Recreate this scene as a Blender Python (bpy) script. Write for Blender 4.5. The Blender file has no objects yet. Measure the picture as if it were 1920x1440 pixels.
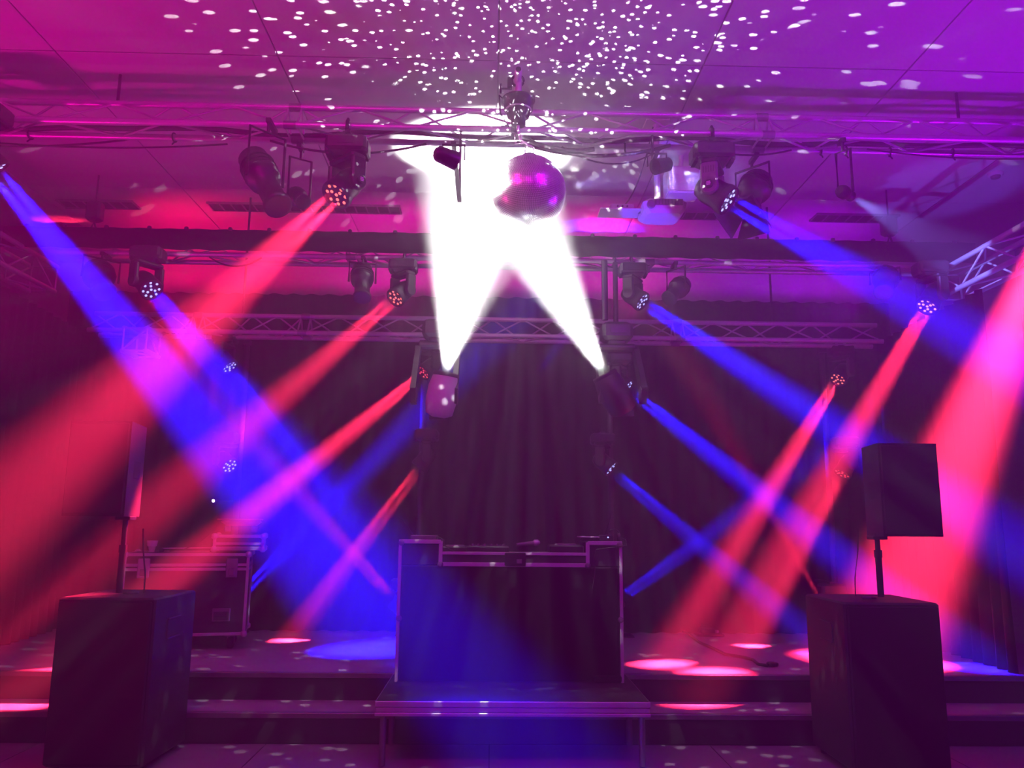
import bpy, math, random
from mathutils import Vector as V, Matrix, Euler
R = math.radians
random.seed(7)
sc = bpy.context.scene
COL = sc.collection

# ------------------------------------------------------------------ camera
F = 1500.0
CAMZ = 1.54
cd = bpy.data.cameras.new('camera'); cam = bpy.data.objects.new('camera', cd); COL.objects.link(cam)
cd.sensor_width = 36.0; cd.lens = F/1920*36; cd.clip_start = .05; cd.clip_end = 100
ROT = Matrix.Rotation(R(-1.3), 3, 'Z') @ Matrix.Rotation(R(90+9.83), 3, 'X') @ Matrix.Rotation(R(0.55), 3, 'Z')
cam.matrix_world = Matrix.Translation((0, 0, CAMZ)) @ ROT.to_4x4()
sc.camera = cam
def ray(x, y):
    return ROT @ V(((x-960)/F, -(y-720)/F, -1))
def at(x, y, Y):
    d = ray(x, y); return V((0, 0, CAMZ)) + d*(Y/d.y)
def hit(x, y, z):
    d = ray(x, y); return V((0, 0, CAMZ)) + d*((z-CAMZ)/d.z)

# ------------------------------------------------------------------ render look, haze, world
sc.view_settings.view_transform = 'Standard'; sc.view_settings.look = 'None'
sc.view_settings.gamma = 1; sc.view_settings.use_curve_mapping = False
sc.view_settings.exposure = 0.0
cy = sc.cycles
cy.use_denoising = True
try: cy.denoiser = 'OPENIMAGEDENOISE'
except Exception: pass
cy.use_adaptive_sampling = True; cy.adaptive_threshold = 0.03
cy.max_bounces = 3; cy.diffuse_bounces = 1; cy.glossy_bounces = 2; cy.volume_bounces = 0
cy.transmission_bounces = 2; cy.transparent_max_bounces = 4
cy.sample_clamp_direct = 0; cy.sample_clamp_indirect = 3
cy.caustics_reflective = False; cy.caustics_refractive = False
cy.use_light_tree = True

HAZE = 0.075
w = bpy.data.worlds.new('world'); sc.world = w; w.use_nodes = True
nt = w.node_tree; nt.nodes.clear()
out = nt.nodes.new('ShaderNodeOutputWorld')
bg = nt.nodes.new('ShaderNodeBackground'); bg.inputs[0].default_value = (0, 0, 0, 1); bg.inputs[1].default_value = 0
vs = nt.nodes.new('ShaderNodeVolumeScatter'); vs.inputs['Density'].default_value = HAZE; vs.inputs['Anisotropy'].default_value = 0.12
nt.links.new(bg.outputs[0], out.inputs[0]); nt.links.new(vs.outputs[0], out.inputs[1])

# ------------------------------------------------------------------ lights
def aim(o, d):
    o.rotation_euler = d.to_track_quat('-Z', 'Y').to_euler()
def spot(name, S, T, color, power, angle, blend=.5, radius=.06):
    l = bpy.data.lights.new(name, 'SPOT'); l.energy = power; l.color = color
    l.spot_size = R(angle); l.spot_blend = blend; l.shadow_soft_size = radius
    o = bpy.data.objects.new(name, l); COL.objects.link(o); o.location = S; aim(o, T-S)
    return o
RED = (1, .022, .085); BLUE = (.003, .003, 1); PINK = (1, .04, .62); VIOLET = (.42, .05, 1)
# LED wash heads: lens pixel, depth, target, colour, watts, cone, size, hanging point kind
B = 19000
HEADS = [
 # front truss
 ('front', at(-8, 322, 5.55), hit(722, 1215, .4), BLUE, 5.5, 13, 1.0),
 ('front', at(628, 368, 5.55), at(-150, 1110, 3.9), RED, 1.6, 12, 1.0),
 ('front', at(1368, 378, 5.55), at(2000, 735, 4.7), BLUE, 2.4, 10, 1.0),
 ('front', at(2015, 330, 5.55), hit(1640, 1238, .4), RED, 7.0, 16, 1.0),
 # middle truss
 ('middle', at(285, 545, 7.3), at(822, 1205, 5.3), BLUE, 1.7, 11, .95),
 ('middle', at(740, 560, 7.3), at(-70, 1262, 5.0), RED, 1.5, 8.5, .85),
 ('middle', at(1206, 567, 7.3), at(1830, 975, 5.9), BLUE, 3, 9, .85),
 ('middle', at(1737, 577, 7.3), hit(1310, 1314, .2), RED, 3.8, 6.5, .95),
 # towers on stage: upper, middle, lower rows
 ('tower', at(432, 690, 8.2), at(765, 1120, 7.6), BLUE, 2.0, 7, .8),
 ('tower', at(792, 700, 8.2), hit(5, 1338, .15), RED, 3.4, 7, .8),
 ('tower', at(1178, 727, 8.2), hit(1838, 1253, .4), BLUE, 3, 8, .8),
 ('tower', at(1570, 713, 8.2), hit(1245, 1245, .4), RED, 3.2, 6.5, .8),
 ('tower', at(432, 875, 8.2), at(700, 1150, 7.0), BLUE, .15, 7, .8),
 ('tower', at(785, 877, 8.2), hit(540, 1201, .4), RED, 1.6, 7, .8),
 ('tower', at(1147, 880, 8.2), hit(1560, 1228, .4), BLUE, 1.8, 7, .8),
 ('tower', at(1578, 890, 8.2), hit(1410, 1211, .4), RED, 1.8, 6.5, .8),
 ('floor', at(740, 1125, 8.2), at(470, 820, 8.55), RED, .8, 7, .8),
 ('floor', at(1551, 1130, 8.2), at(1250, 590, 8.5), RED, .8, 9, .8),
 ('floor', at(1162, 1122, 8.2), at(1500, 880, 8.55), BLUE, 1.2, 8, .8),
 ('floor', at(440, 1125, 8.2), at(820, 740, 8.55), BLUE, 2.4, 8, .8),
]
for k, S, T, c, p, a, s in HEADS:
    d = (T-S).normalized()
    bx_ = d.cross(V((0, 0, 1))).normalized(); by_ = bx_.cross(d); n_ = 4 if k in ('front', 'middle') else 3
    for q in range(n_):
        o_ = (bx_*math.cos(2*math.pi*q/n_+.6)+by_*math.sin(2*math.pi*q/n_+.6))*.05*s
        spot('beam_light', S+d*.015+o_, T+o_*1.5, c, p*B/n_, a, .7, .02)
# mirror ball, its two white spots
BALL = at(992, 360, 5.0); BR = .245
WL = at(836, 700, 7.05); WR = at(1133, 702, 7.05)
WT = hit(908, 282, 4.9); dl = (WT-WL).normalized(); dr = (WT-WR).normalized()
spot('white_spot_light', WL+dl*.02, WL+dl, (1, 1, .97), 22000, 41, .5, .04)
spot('ball_key_light', WL+dl*.03, BALL, (1, 1, .97), 6000, 13, .4, .03)  # second narrow beam added to each white head to light the ball
spot('white_spot_light', WR+dr*.02, WR+dr, (1, 1, .97), 20000, 31, .5, .04)
spot('ball_key_light', WR+dr*.03, BALL, (1, 1, .97), 6000, 12.5, .4, .03)
PIN = at(850, 300, 4.72)
# colour washes on ceiling and wall
WASH = [((-4.4, 5.0, 2.3), (-2.6, 5.6, 4.9), (1, 0, .40), 220, 120), ((4.4, 5.0, 2.3), (2.6, 5.6, 4.9), (.40, 0, 1), 330, 120),
        ((-3.6, 8.1, 3.75), (-3.2, 9.2, 4.6), (1, 0, .10), 160, 130), ((-1.2, 8.1, 3.75), (-1.0, 9.2, 4.6), (1, 0, .45), 110, 130),
        ((1.4, 8.1, 3.75), (1.2, 9.2, 4.6), (1, 0, .5), 100, 130), ((3.8, 8.1, 3.75), (3.4, 9.2, 4.6), (.4, 0, 1), 120, 130)]
for S, T, c, p, a in WASH:
    spot('wash_light', V(S), V(T), c, p, a, .9, .12)
def area(name, S, T, c, p, sz):
    l = bpy.data.lights.new(name, 'AREA'); l.energy = p; l.color = c; l.size = sz; l.shape = 'DISK'
    o = bpy.data.objects.new(name, l); COL.objects.link(o); o.location = S; aim(o, V(T)-V(S)); return o
spot('truss_fill_light', V((4.8, 6.2, 1.0)), V((4.55, 7.2, 3.9)), (.14, .10, 1), 350, 26, .6, .05)  # unseen light added behind the drape to brighten the side truss
spot('truss_fill_light', V((2.60, 5.57, 3.98)).lerp(V((4.6, 7.15, 3.93)), .06), V((4.6, 7.2, 3.95)), (.2, .2, 1), 1500, 17, .5, .02)  # another added light, set at the small spotlight, for the same truss
area('fill_light', (-1.9, 2.4, 4.7), (-1.4, 7.4, .4), (1, 0, .50), 95, .9)  # unseen purple fill added over the audience to tint haze and stage
area('fill_light', (1.9, 2.4, 4.7), (1.4, 7.4, .4), (.62, 0, 1), 95, .9)
area('fill_light', (0, 1.0, 4.75), (0, 6.0, .8), (.9, 0, .8), 30, 1.2)
# light thrown back by the ball's mirror tiles: point source with a pattern by direction
def ball_light(name, loc, power, scale, r0, r1, base, radius=0.0, up=True):
    l = bpy.data.lights.new(name, 'POINT'); l.energy = power*10; l.shadow_soft_size = radius; l.use_nodes = True
    n = l.node_tree; n.nodes.clear()
    o_ = n.nodes.new('ShaderNodeOutputLight'); e = n.nodes.new('ShaderNodeEmission')
    g = n.nodes.new('ShaderNodeTexCoord'); v = n.nodes.new('ShaderNodeTexVoronoi')
    v.feature = 'F1'; v.inputs['Scale'].default_value = scale; v.inputs['Randomness'].default_value = .95
    nz = n.nodes.new('ShaderNodeMapRange'); nz.inputs['From Min'].default_value = r0; nz.inputs['From Max'].default_value = r1
    nz.inputs['To Min'].default_value = .1; nz.inputs['To Max'].default_value = base*.1
    n.links.new(g.outputs['Normal'], v.inputs['Vector']); n.links.new(v.outputs['Distance'], nz.inputs['Value'])
    sp = n.nodes.new('ShaderNodeSeparateXYZ'); mr = n.nodes.new('ShaderNodeMapRange'); mm = n.nodes.new('ShaderNodeMath'); mm.operation = 'MULTIPLY'
    # the upper tiles throw their light up, the lower ones down
    mr.inputs['From Min'].default_value = -.05 if up else .05; mr.inputs['From Max'].default_value = .15 if up else -.2
    n.links.new(g.outputs['Normal'], sp.inputs[0]); n.links.new(sp.outputs['Z'], mr.inputs['Value'])
    n.links.new(nz.outputs['Result'], mm.inputs[0]); n.links.new(mr.outputs['Result'], mm.inputs[1]); n.links.new(mm.outputs[0], e.inputs['Strength']); n.links.new(e.outputs[0], o_.inputs[0])
    o = bpy.data.objects.new(name, l); COL.objects.link(o); o.location = loc
    return o
ball_light('ball_light', BALL+V((-.27, -.12, .10)), 640, 20, .19, .215, .001)
ball_light('ball_light', BALL+V((.27, -.12, .10)), 640, 19, .19, .215, .001)
ball_light('ball_light', BALL+V((0, -.18, -.22)), 360, 24, .21, .26, .003, .012, False)

# ------------------------------------------------------------------ materials
MAT = {}
def mat(name, color, rough=.5, metal=0, emit=None, es=0, noise=0, nscale=8, bump=0, spec=.5):
    if name in MAT: return MAT[name]
    m = bpy.data.materials.new(name); m.use_nodes = True; n = m.node_tree; b = n.nodes['Principled BSDF']
    b.inputs['Base Color'].default_value = (*color, 1); b.inputs['Roughness'].default_value = rough
    b.inputs['Metallic'].default_value = metal; b.inputs['Specular IOR Level'].default_value = spec
    if emit: b.inputs['Emission Color'].default_value = (*emit, 1); b.inputs['Emission Strength'].default_value = es
    if noise or bump:
        tc = n.nodes.new('ShaderNodeTexCoord'); t = n.nodes.new('ShaderNodeTexNoise'); t.inputs['Scale'].default_value = nscale
        t.inputs['Detail'].default_value = 4; n.links.new(tc.outputs['Object'], t.inputs['Vector'])
        if noise:
            mx = n.nodes.new('ShaderNodeMix'); mx.data_type = 'RGBA'
            mx.inputs[6].default_value = (*[c*(1-noise) for c in color], 1); mx.inputs[7].default_value = (*[min(1, c*(1+noise)) for c in color], 1)
            n.links.new(t.outputs['Fac'], mx.inputs[0]); n.links.new(mx.outputs[2], b.inputs['Base Color'])
        if bump:
            bp = n.nodes.new('ShaderNodeBump'); bp.inputs['Strength'].default_value = bump; bp.inputs['Distance'].default_value = .01
            n.links.new(t.outputs['Fac'], bp.inputs['Height']); n.links.new(bp.outputs[0], b.inputs['Normal'])
    MAT[name] = m; return m
M_CEIL = mat('ceiling_paint', (.62, .62, .62), .7, noise=.05, nscale=3)
M_WALL = mat('wall_paint', (.55, .55, .55), .8, noise=.06, nscale=3)
M_DARKWALL = mat('dark_wall_paint', (.010, .010, .010), .9, noise=.2)
M_FLOOR = mat('floor_vinyl', (.26, .24, .25), .38, noise=.15, nscale=5, bump=.05)
M_STAGE = mat('stage_vinyl', (.42, .40, .41), .42, noise=.18, nscale=6, bump=.05)
M_RISER = mat('riser_black', (.02, .02, .022), .7, noise=.2)
M_ALU = mat('aluminium', (.62, .62, .64), .42, .45, noise=.08, nscale=20)
M_ALUD = mat('dull_aluminium', (.30, .30, .31), .45, .8, noise=.12, nscale=20)
M_RAIL = mat('bright_aluminium', (.62, .62, .64), .4, .35, noise=.08, nscale=20)
M_BLACK = mat('black_plastic', (.025, .025, .027), .42, noise=.2, nscale=12)
M_BLACKM = mat('black_metal', (.03, .03, .033), .35, .3, noise=.2, nscale=12)
M_GREY = mat('grey_plastic', (.18, .18, .18), .4, noise=.1)
M_CLOTH = mat('black_stage_cloth', (.004, .004, .0045), .95, noise=.3, nscale=30, spec=.1)
M_CARPET = mat('black_carpet', (.03, .03, .03), .95, noise=.4, nscale=60, bump=.3, spec=.1)
M_RUBBER = mat('black_rubber', (.02, .02, .02), .6, noise=.2)
M_MIRROR = mat('mirror_tile', (.95, .95, .96), .28, .72, noise=.03)
M_CORE = mat('ball_core', (.05, .05, .05), .5, .3, noise=.1)
M_WHITE = mat('white_plastic', (.7, .7, .7), .45, noise=.04)
M_BROWN = mat('brown_reflection', (.45, .25, .12), .3, noise=.2)  # brown reflection painted in as the base colour
M_LEDR = mat('red_led', (1, .3, .25), .3, emit=(1, .16, .12), es=2.2, noise=.01)
M_LEDR2 = mat('dim_red_led', (1, .3, .25), .3, emit=(1, .07, .10), es=1.5, noise=.01)
M_LEDB = mat('blue_led', (.3, .3, 1), .3, emit=(.40, .45, 1), es=2.2, noise=.01)
M_LEDP = mat('pink_led', (1, .3, .5), .3, emit=(1, .35, .55), es=2.2, noise=.01)
M_LENSW = mat('white_lamp_lens', (1, 1, 1), .2, emit=(1, 1, .95), es=60, noise=.01)
M_GLASS = mat('dark_lens', (.02, .02, .03), .35, 0, noise=.1, spec=.5)
M_LABEL = mat('white_print', (.8, .8, .8), .6, noise=.02)

# ------------------------------------------------------------------ mesh helpers
def basis(d):
    d = d.normalized(); u = V((0, 0, 1)) if abs(d.z) < .95 else V((1, 0, 0))
    x = d.cross(u).normalized(); y = x.cross(d).normalized(); return x, y, d
class MB:
    def __init__(s): s.v = []; s.f = []; s.sm = []
    def add(s, vs, fs, smooth=False):
        b = len(s.v); s.v += [V(p) for p in vs]
        for f in fs: s.f.append([b+i for i in f]); s.sm.append(smooth)
        return s
    def box(s, c, d, rot=None, bev=0.0, taper=1.0):
        c = V(c); hx, hy, hz = d[0]/2, d[1]/2, d[2]/2
        if bev <= 0:
            pts = [(sx*hx*(taper if sz < 0 else 1), sy*hy*(taper if sz < 0 else 1), sz*hz) for sz in (-1, 1) for sx, sy in ((-1, -1), (1, -1), (1, 1), (-1, 1))]
            fs = [(3, 2, 1, 0), (4, 5, 6, 7), (0, 1, 5, 4), (1, 2, 6, 5), (2, 3, 7, 6), (3, 0, 4, 7)]
        else:
            b = min(bev, hx*.9, hy*.9, hz*.9); pts = []
            rings = [(-hz, b, taper), (-hz+b, 0, taper), (hz-b, 0, 1), (hz, b, 1)]
            for z, i, t in rings:
                X, Y = hx*t-i, hy*t-i
                for sx, sy in ((-1, -1), (1, -1), (1, 1), (-1, 1)):
                    if sx*sy > 0: pts += [(sx*X, sy*(Y-b), z), (sx*(X-b), sy*Y, z)] if (sx < 0) else [(sx*X, sy*(Y-b), z), (sx*(X-b), sy*Y, z)]
                    else: pts += [(sx*(X-b), sy*Y, z), (sx*X, sy*(Y-b), z)]
            fs = []
            for k in range(3):
                for i in range(8): fs.append((k*8+i, k*8+(i+1) % 8, (k+1)*8+(i+1) % 8, (k+1)*8+i))
            fs += [tuple(range(7, -1, -1)), tuple(range(24, 32))]
        pts = [V(p) for p in pts]
        if rot is not None: pts = [rot @ p for p in pts]
        return s.add([p+c for p in pts], fs)
    def tube(s, a, b, r, n=8, r2=None, caps=True):
        a, b = V(a), V(b); x, y, d = basis(b-a); r2 = r if r2 is None else r2
        vs = [a+(x*math.cos(t)+y*math.sin(t))*r for t in [2*math.pi*i/n for i in range(n)]]
        vs += [b+(x*math.cos(t)+y*math.sin(t))*r2 for t in [2*math.pi*i/n for i in range(n)]]
        s.add(vs, [(i, i+n, (i+1) % n+n, (i+1) % n) for i in range(n)], n > 6)
        if caps: s.add(vs[:n], [tuple(range(n))]); s.add(vs[n:], [tuple(range(n-1, -1, -1))])
        return s
    def path(s, pts, r, n=6):
        pts = [V(p) for p in pts]; rings = []
        for i, p in enumerate(pts):
            d = (pts[min(i+1, len(pts)-1)]-pts[max(i-1, 0)])
            x, y, _ = basis(d); rings.append([p+(x*math.cos(2*math.pi*k/n)+y*math.sin(2*math.pi*k/n))*r for k in range(n)])
        vs = [v for q in rings for v in q]; fs = []
        for i in range(len(pts)-1):
            for k in range(n): fs.append((i*n+k, (i+1)*n+k, (i+1)*n+(k+1) % n, i*n+(k+1) % n))
        return s.add(vs, fs, True)
    def lathe(s, o, axis, prof, n=20, smooth=True, cap=True):
        o = V(o); x, y, d = basis(V(axis)); vs = []
        for h, r in prof:
            for k in range(n):
                t = 2*math.pi*k/n; vs.append(o+d*h+(x*math.cos(t)+y*math.sin(t))*max(r, 1e-4))
        fs = []
        for i in range(len(prof)-1):
            for k in range(n): fs.append((i*n+k, (i+1)*n+k, (i+1)*n+(k+1) % n, i*n+(k+1) % n))
        s.add(vs, fs, smooth)
        if cap: s.add(vs[:n], [tuple(range(n))]); s.add(vs[-n:], [tuple(range(n-1, -1, -1))])
        return s
    def prism(s, poly, a, b):
        """poly: list of 3-D points, extruded by vector from a to b"""
        n = len(poly); off = V(b)-V(a)
        vs = [V(p) for p in poly]+[V(p)+off for p in poly]
        return s.add(vs, [tuple(range(n-1, -1, -1)), tuple(range(n, 2*n))]+[(i, (i+1) % n, (i+1) % n+n, i+n) for i in range(n)])
    def mesh(s, name, m):
        me = bpy.data.meshes.new(name); me.from_pydata([tuple(p) for p in s.v], [], s.f); me.materials.append(m)
        me.polygons.foreach_set('use_smooth', s.sm); me.update(); 
        return me
    def build(s, name, m, parent=None, label=None):
        """vertices are in world space; the parent's location is subtracted"""
        off = wloc(parent) if parent else (sum(s.v, V((0, 0, 0)))/len(s.v))
        lo = off if parent is None else V((0, 0, 0))
        s.v = [p-off for p in s.v]
        o = bpy.data.objects.new(name, s.mesh(name, m)); COL.objects.link(o)
        if parent: o.parent = parent
        else: o.location = lo
        if label: o['label'] = label
        return o
def wloc(o):
    p = V((0, 0, 0))
    while o is not None: p = p + V(o.location); o = o.parent
    return p
def thing(name, label, cat, loc, group=None):
    o = bpy.data.objects.new(name, None); COL.objects.link(o); o.location = loc; o.empty_display_size = .1
    o['label'] = label; o['category'] = cat
    if group: o['group'] = group
    return o
def tag(o, label, cat, group=None, kind=None):
    o['label'] = label; o['category'] = cat
    if group: o['group'] = group
    if kind: o['kind'] = kind
    return o
def struct(o): o['kind'] = 'structure'; return o
def catenary(a, b, sag, n=12):
    a, b = V(a), V(b); return [a.lerp(b, i/n)-V((0, 0, sag*4*(i/n)*(1-i/n))) for i in range(n+1)]

# ------------------------------------------------------------------ room shell
CZ = 4.9; XL, XR, YB, YF = -6.4, 6.4, 9.3, -4.0
floor = struct(MB().box((0, (YB+YF)/2, -.06), (XR-XL, YB-YF, .1)).build('floor', M_RISER))
px0 = -6.24
for i in range(8):
    for j in range(7):
        x0 = px0+i*1.56; y1 = 5.98-j*1.22
        MB().box((x0+.78, y1-.61, -.004), (1.552, 1.212, .008)).build('floor_panel', M_FLOOR, floor)
ceil = struct(MB().box((0, (YB+YF)/2, CZ+.07), (XR-XL, YB-YF, .1)).build('ceiling', M_WALL))
xs = [-6.36, -4.82, -3.24, -1.62, 0.0, 1.52, 3.06, 4.64, 6.36]
ys = [-3.9, -1.9, -.7, .5, 1.75, 2.98, 4.2, 5.42, 6.5, 7.86, 9.26]
for i in range(len(xs)-1):
    for j in range(len(ys)-1):
        MB().box(((xs[i]+xs[i+1])/2, (ys[j]+ys[j+1])/2, CZ+.01), (xs[i+1]-xs[i]-.011, ys[j+1]-ys[j]-.011, .02), bev=.003).build('ceiling_panel', M_CEIL, ceil)
struct(MB().box((0, YB+.05, 2.4), (XR-XL, .1, 5.0)).build('wall_back', M_WALL))
struct(MB().box((XL-.05, (YB+YF)/2, 2.4), (.1, YB-YF, 5.0)).build('wall_left', M_DARKWALL))
struct(MB().box((XR+.05, (YB+YF)/2, 2.4), (.1, YB-YF, 5.0)).build('wall_right', M_DARKWALL))
struct(MB().box((0, YF-.05, 2.4), (XR-XL, .1, 5.0)).build('wall_front', M_DARKWALL))
# stage: deck and step
S1Y, S2Y = 6.0, 6.4
stage = thing('stage', 'low grey stage with black risers and one full-width step', 'stage', (0, 7.5, 0))
stage['kind'] = 'structure'
MB().box((0, (S2Y+.02+8.9)/2, .19), (10.6, 8.9-S2Y-.02, .38)).build('riser', M_RISER, stage)
MB().box((0, (S1Y+.02+S2Y)/2, .09), (10.6, S2Y-S1Y+.02, .18)).build('riser', M_RISER, stage)
MB().box((0, (S2Y+8.9)/2, .39), (10.6, 8.9-S2Y, .02)).build('deck_top', M_STAGE, stage)
MB().box((0, (S1Y+S2Y)/2+.01, .19), (10.6, S2Y-S1Y+.02, .02)).build('step_tread', M_STAGE, stage)
for z, y in ((.4, S2Y), (.2, S1Y)):
    b = MB().box((0, y-.004, z-.016), (10.6, .012, .036), bev=.003); b.box((0, y+.016, z+.002), (10.6, .04, .004))
    b.build('edge_strip', M_ALUD, stage)

# curtains
def curtain(name, p0, p1, z0, z1, folds, amp, label, m=M_CLOTH):
    p0, p1 = V(p0), V(p1); d = p1-p0; L = d.length; nrm = V((-d.y, d.x, 0)).normalized(); N = folds*8; b = MB(); H = 5; vs = []; fs = []
    ph = [random.uniform(-.5, .5) for _ in range(folds+2)]
    for j in range(H+1):
        z = z0+(z1-z0)*j/H
        for i in range(N+1):
            t = i/N; k = amp*(1.0-.35*j/H)*math.sin(2*math.pi*folds*t+ph[int(t*folds)]*.6+.25*math.sin(j*1.3+t*40))
            p = p0+d*t+nrm*k; vs.append((p.x, p.y, z))
    for j in range(H):
        for i in range(N): fs.append((j*(N+1)+i, j*(N+1)+i+1, (j+1)*(N+1)+i+1, (j+1)*(N+1)+i))
    b.add(vs, fs, True); o = b.build(name, m)
    md = o.modifiers.new('thick', 'SOLIDIFY'); md.thickness = .006
    return tag(o, label, 'curtain')
curtain('stage_curtain', (-4.75, 8.76, 0), (4.5, 8.76, 0), .405, 4.05, 44, .05, 'wide black pleated cloth hung across the back of the stage')
curtain('stage_curtain', (-4.3, 6.5, 0), (-4.5, 8.6, 0), .405, 3.55, 12, .04, 'black pleated side drape at the end of the stage behind the flight case')
curtain('stage_curtain', (4.25, 8.6, 0), (4.15, 6.5, 0), .405, 3.55, 12, .04, 'black pleated side drape at the stage end behind the pole-mounted loudspeaker')

# ------------------------------------------------------------------ trusses
def brace(parent, a, b, r=.009):
    MB().tube(a, b, r, 6, caps=False).build('brace', M_ALU, parent)
def tri_truss(x0, x1, Y, Z, label, seg=.36, phase=0.0, breaks=(), w_=.24, h=.207, mt=M_ALU):
    """Z = height of the two bottom chords, apex up"""
    t = thing('lighting_truss', label, 'truss', ((x0+x1)/2, Y, Z))
    P = {'f': (Y, Z), 'b': (Y+w_, Z), 't': (Y+w_/2, Z+h)}
    for k in 'fbt': MB().tube((x0, *P[k]), (x1, *P[k]), .025, 12).build('chord', mt, t)
    def pt(k, x): return V((x, *P[k]))
    cuts = [x0]+list(breaks)+[x1]
    for c0, c1 in zip(cuts[:-1], cuts[1:]):
        a0, a1 = c0+(.03 if c0 != x0 else 0), c1-(.03 if c1 != x1 else 0)
        n = max(2, int(round((a1-a0)/seg))); n += n % 2; s = (a1-a0)/n
        for A, Bk, off in (('f', 't', 0), ('b', 't', 1), ('f', 'b', 0)):
            for i in range(n):
                ka, kb = (A, Bk) if (i+off) % 2 == 0 else (Bk, A)
                brace(t, pt(ka, a0+i*s), pt(kb, a0+(i+1)*s))
    for c in breaks:
        for dx in (-.05, .05):
            for A, Bk in (('f', 't'), ('b', 't'), ('f', 'b')): brace(t, pt(A, c+dx), pt(Bk, c+dx))
        for k in 'fbt': MB().tube(pt(k, c-.045), pt(k, c+.045), .032, 10).build('coupler', M_ALUD, t)
    return t
def box_truss(A, Bp, side, up, sz, label, seg=.4, mt=M_ALU, ends=True):
    A, Bp = V(A), V(Bp); side = V(side); up = V(up); t = thing('lighting_truss', label, 'truss', A)
    cs = [V((0, 0, 0)), side*sz, side*sz+up*sz, up*sz]
    for c in cs: MB().tube(A+c, Bp+c, .025, 12).build('chord', mt, t)
    L = (Bp-A).length; n = max(1 if L < .5 else 2, int(L/seg)); d = (Bp-A)/n
    for k in range(4):
        c0, c1 = cs[k], cs[(k+1) % 4]
        for i in range(n):
            a, b = (c0, c1) if (i+k) % 2 == 0 else (c1, c0)
            brace(t, A+d*i+a, A+d*(i+1)+b, .01)
        if ends:
            brace(t, A+c0, A+c1, .01); brace(t, Bp+c0, Bp+c1, .01)
    if ends: brace(t, A+cs[0], A+cs[2], .01)
    return t
FT_Y = 5.6; FT_Z = at(960, 243, 5.6).z
front_truss = tri_truss(-6.0, 6.0, FT_Y, FT_Z, 'long aluminium truss nearest the viewer, above the mirror ball', seg=.44, breaks=(-1.55, 2.05))
MT_Y = 7.45; MT_Z = at(960, 487, 7.45).z
mid_truss = tri_truss(-4.3, 4.3, MT_Y, MT_Z, 'aluminium truss half hidden by the long black border cloth', seg=.4, breaks=(-1.4, 1.5))
BT_Y = 7.95; BT_Z = at(960, 630, 7.95).z
back_truss = tri_truss(-4.1, 4.0, BT_Y, BT_Z, 'small aluminium truss in front of the black back curtain', seg=.33, breaks=(-3.05, -1.95, 1.9), h=.2)
lt = box_truss((-4.5, 2.2, 3.82), (-4.5, 8.0, 3.82), (-1, 0, 0), (0, 0, 1), .26, 'aluminium box truss running back along the side above the left drape')
rt = box_truss((4.45, 2.2, 3.80), (4.45, 7.7, 3.80), (1, 0, 0), (0, 0, 1), .26, 'aluminium box truss at the side, lit bright bluish white')
# short drop truss whose square end faces the room
c0 = at(229, 657, 7.55)
drop = box_truss(c0, c0+V((0, .3, 0)), (1, 0, 0), (0, 0, 1), .22, 'short square truss end hanging under the back truss', seg=.3)
for dx in (0, .22): MB().tube(c0+V((dx, .3, .22)), (c0.x+dx, BT_Y, BT_Z-.02), .018, 8).build('hanger', M_ALUD, drop)
# hoists carrying trusses
def hoist(x, y, ztop, zbot, label):
    t = thing('chain_hoist', label, 'hoist', (x, y, ztop), 'chain hoists holding the trusses')
    MB().box((x, y, zbot+.22), (.14, .12, .2), bev=.02).build('motor_housing', M_BLACK, t)
    MB().tube((x, y, zbot+.32), (x, y, ztop), .008, 6).build('chain', M_BLACKM, t)
    MB().path([(x, y, zbot+.12), (x-.02, y, zbot+.06), (x, y, zbot), (x+.02, y, zbot+.06), (x, y, zbot+.12)], .01).build('hook', M_BLACKM, t)
hoist(-3.95, MT_Y+.12, CZ, MT_Z+.24, 'black chain hoist above the border cloth near the left drape')
hoist(3.95, MT_Y+.12, CZ, MT_Z+.24, 'black chain hoist above the border cloth over the loudspeaker side')
for x, y, z0, lb in ((-2.6, BT_Y+.12, BT_Z+.22, 'thin black pipe from ceiling to the back truss, above the flight case'), (2.9, BT_Y+.12, BT_Z+.22, 'thin black pipe from ceiling to the back truss, stage right end'),
                 (-4.62, 4.0, 4.08, 'thin black pipe from ceiling to the left side truss'), (4.58, 4.0, 4.06, 'thin black pipe from ceiling to the bright side truss'),
                 (-2.9, FT_Y+.12, FT_Z+.2, 'thin black pipe from ceiling to the front truss, red-lit half'), (3.6, FT_Y+.12, FT_Z+.2, 'thin black pipe from ceiling to the front truss, violet-lit half')):
    tag(MB().tube((x, y, z0), (x, y, CZ), .012, 8).build('hanging_pipe', M_BLACKM), lb, 'pipe')
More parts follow.
